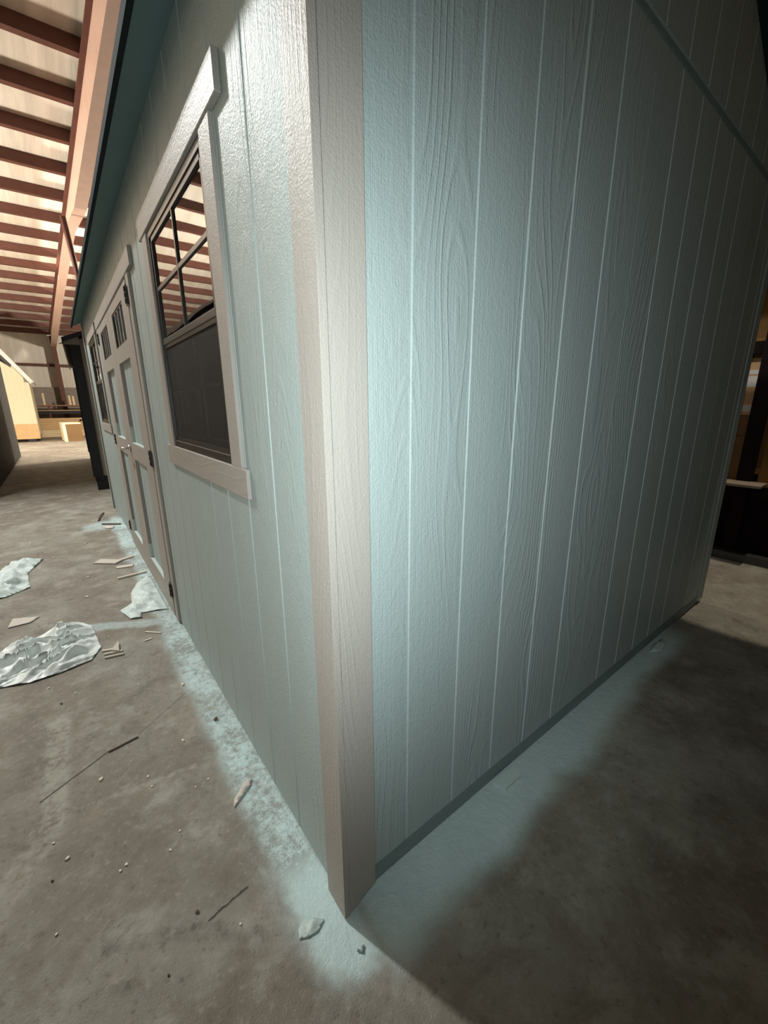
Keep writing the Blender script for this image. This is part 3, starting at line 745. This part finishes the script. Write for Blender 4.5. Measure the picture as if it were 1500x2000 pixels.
# offcuts
def stick(name, p, q, wid, th, mat, label, group=None, lift=0.001, cat='offcut'):
    a, b_ = Vector((*p, lift)), Vector((*q, lift)); d = b_-a; n_ = Vector((-d.y, d.x, 0)).normalized()*wid/2
    bm = bmesh.new()
    lo = [bm.verts.new(v) for v in (a-n_-a, b_-n_-a, b_+n_*0.8-a, a+n_-a)]; hi = [bm.verts.new(v.co+Vector((0, 0, th))) for v in lo]
    bm.faces.new(lo); bm.faces.new(hi)
    for i in range(4): bm.faces.new((lo[i], lo[(i+1) % 4], hi[(i+1) % 4], hi[i]))
    bmesh.ops.recalc_face_normals(bm, faces=bm.faces)
    bmesh.ops.bevel(bm, geom=bm.edges[:], offset=min(th, wid)*0.15, segments=1, affect='EDGES')
    o = link(name, mesh(name, bm), mat); o.location = a
    tag(o, label, cat, group); return o
o = prism('wood_offcut', [(0, 0), (0.045, 0.086), (0.037, -0.036)], 2, 0, 0.008, M['stick']); o.location = (-0.382, 1.921, 0.012); tag(o, 'small triangular pale offcut lying on the three sticks', 'offcut')
stick('wood_offcut', (-0.424, 1.967), (-0.36, 1.94), 0.014, 0.010, M['chip'], 'short white stick, uppermost of the three by the plastic sheet')
stick('wood_offcut', (-0.417, 1.917), (-0.328, 1.898), 0.016, 0.010, M['stick'], 'pale stick, middle one of the three by the plastic sheet')
stick('wood_offcut', (-0.418, 1.876), (-0.327, 1.858), 0.016, 0.010, M['stick'], 'pale stick, nearest of the three by the plastic sheet')
stick('wood_offcut', (-0.339, 3.70), (-0.18, 3.56), 0.10, 0.012, M['stick'], 'flat tan strip across the alley floor, left one of a pair before the door')
stick('wood_offcut', (-0.20, 3.60), (-0.06, 3.66), 0.05, 0.010, M['stick'], 'flat tan strip across the alley floor, right one of a pair before the door')
stick('wood_offcut', (-0.215, 3.42), (-0.09, 3.39), 0.06, 0.008, M['paper'], 'grey flat strip lying near the paint line before the door')
stick('wood_offcut', (-0.235, 3.125), (-0.02, 3.145), 0.022, 0.014, M['chip'], 'thin pale stick ending at the foot of the door')
stick('wood_offcut', (-0.17, 1.94), (-0.215, 1.935), 0.01, 0.006, M['chip'], 'short white sliver in the paint line, nearer one')
stick('wood_offcut', (-0.19, 2.05), (-0.113, 1.975), 0.01, 0.006, M['chip'], 'short white sliver in the paint line, farther one')
stick('dark_stick', (-0.465, 1.089), (-0.355, 1.105), 0.006, 0.005, M['twig'], 'thin brown stick lying on the bare concrete in front', cat='stick')
stick('dark_stick', (-0.20, 5.15), (-0.02, 5.01), 0.02, 0.014, M['twig'], 'thin dark stick in the paint patch by the far end of the door', cat='stick')
tube('wire_end', [(-0.22, 5.36, 0.01), (-0.20, 5.5, 0.02), (-0.17, 5.65, 0.02), (-0.136, 5.77, 0.01)], 0.008, M['twig'])
tag(bpy.context.scene.collection.objects[-1], 'bent dark wire on the paint patch in the far alley', 'wire')
# chips
chips = [(-0.5, 0.956, 9), (-0.207, 0.964, 9), (-0.355, 0.858, 6), (-0.642, 0.767, 6), (-0.606, 0.681, 8), (-0.461, 0.544, 6), (-0.479, 0.535, 5), (-0.221, 0.695, 5), (-0.305, 0.555, 5),
         (-0.344, 0.507, 5), (-0.174, 0.702, 5), (-0.667, 1.751, 7), (-0.635, 0.459, 5), (-0.122, 1.355, 12), (-0.455, 2.88, 14), (-0.427, 3.327, 12), (-0.232, 0.173, 5), (-0.851, 4.753, 16), (-0.658, 4.088, 14),
         (-0.35, 0.80, 5), (-0.56, 1.62, 6), (-0.30, 1.5, 6), (-0.5, 2.2, 8), (-0.4, 4.4, 14)]
base = None
for i, (x, y, s_) in enumerate(chips):
    rg = random.Random(i); s_ = s_*1.35/1000
    bm = bmesh.new(); n_ = 6
    ring = [(math.cos(2*math.pi*k/n_)*s_*rg.uniform(0.5, 1.0), math.sin(2*math.pi*k/n_)*s_*rg.uniform(0.35, 0.8)) for k in range(n_)]
    A_ = [bm.verts.new((p[0], p[1], 0)) for p in ring]; B_ = [bm.verts.new((p[0]*0.8, p[1]*0.8, s_*0.45)) for p in ring]
    bm.faces.new(A_[::-1]); bm.faces.new(B_)
    for k in range(n_): bm.faces.new((A_[k], A_[(k+1) % n_], B_[(k+1) % n_], B_[k]))
    o = link('wood_chip', mesh('wood_chip', bm), M['chip']); o.location = (x, y, 0.0005); o.rotation_euler = (0, 0, rg.uniform(0, 3))
    tag(o, 'tiny pale wood chip scattered on the brown concrete', 'chip', 'pale chips on the concrete')
for i, (x, y, s_) in enumerate([(-0.645, 0.629, 5), (-0.319, 0.276, 6), (-0.617, 1.571, 7), (-0.411, 0.18, 4), (-0.06, 1.0, 12)]):
    rg = random.Random(i+50); s_ = s_/1000
    bm = bmesh.new(); bmesh.ops.create_icosphere(bm, subdivisions=1, radius=s_)
    for v in bm.verts: v.co = v.co*rg.uniform(0.6, 1.1); v.co.z = max(-s_*0.4, v.co.z*0.6)
    o = link('dark_crumb', mesh('dark_crumb', bm), M['twig']); o.location = (x, y, s_*0.4+0.0005)
    tag(o, 'dark crumb of dirt on the concrete', 'crumb', 'dark crumbs on the concrete')
# block poking out from under the gable
bk = prism('wood_block', [(0.665, 0.012), (0.77, 0.012), (0.79, 0.0), (0.79, -0.02), (0.775, -0.032), (0.68, -0.032)], 2, 0.001, 0.011, M['flake'])
tag(bk, 'painted wood wedge poking out from under the gable wall', 'block')
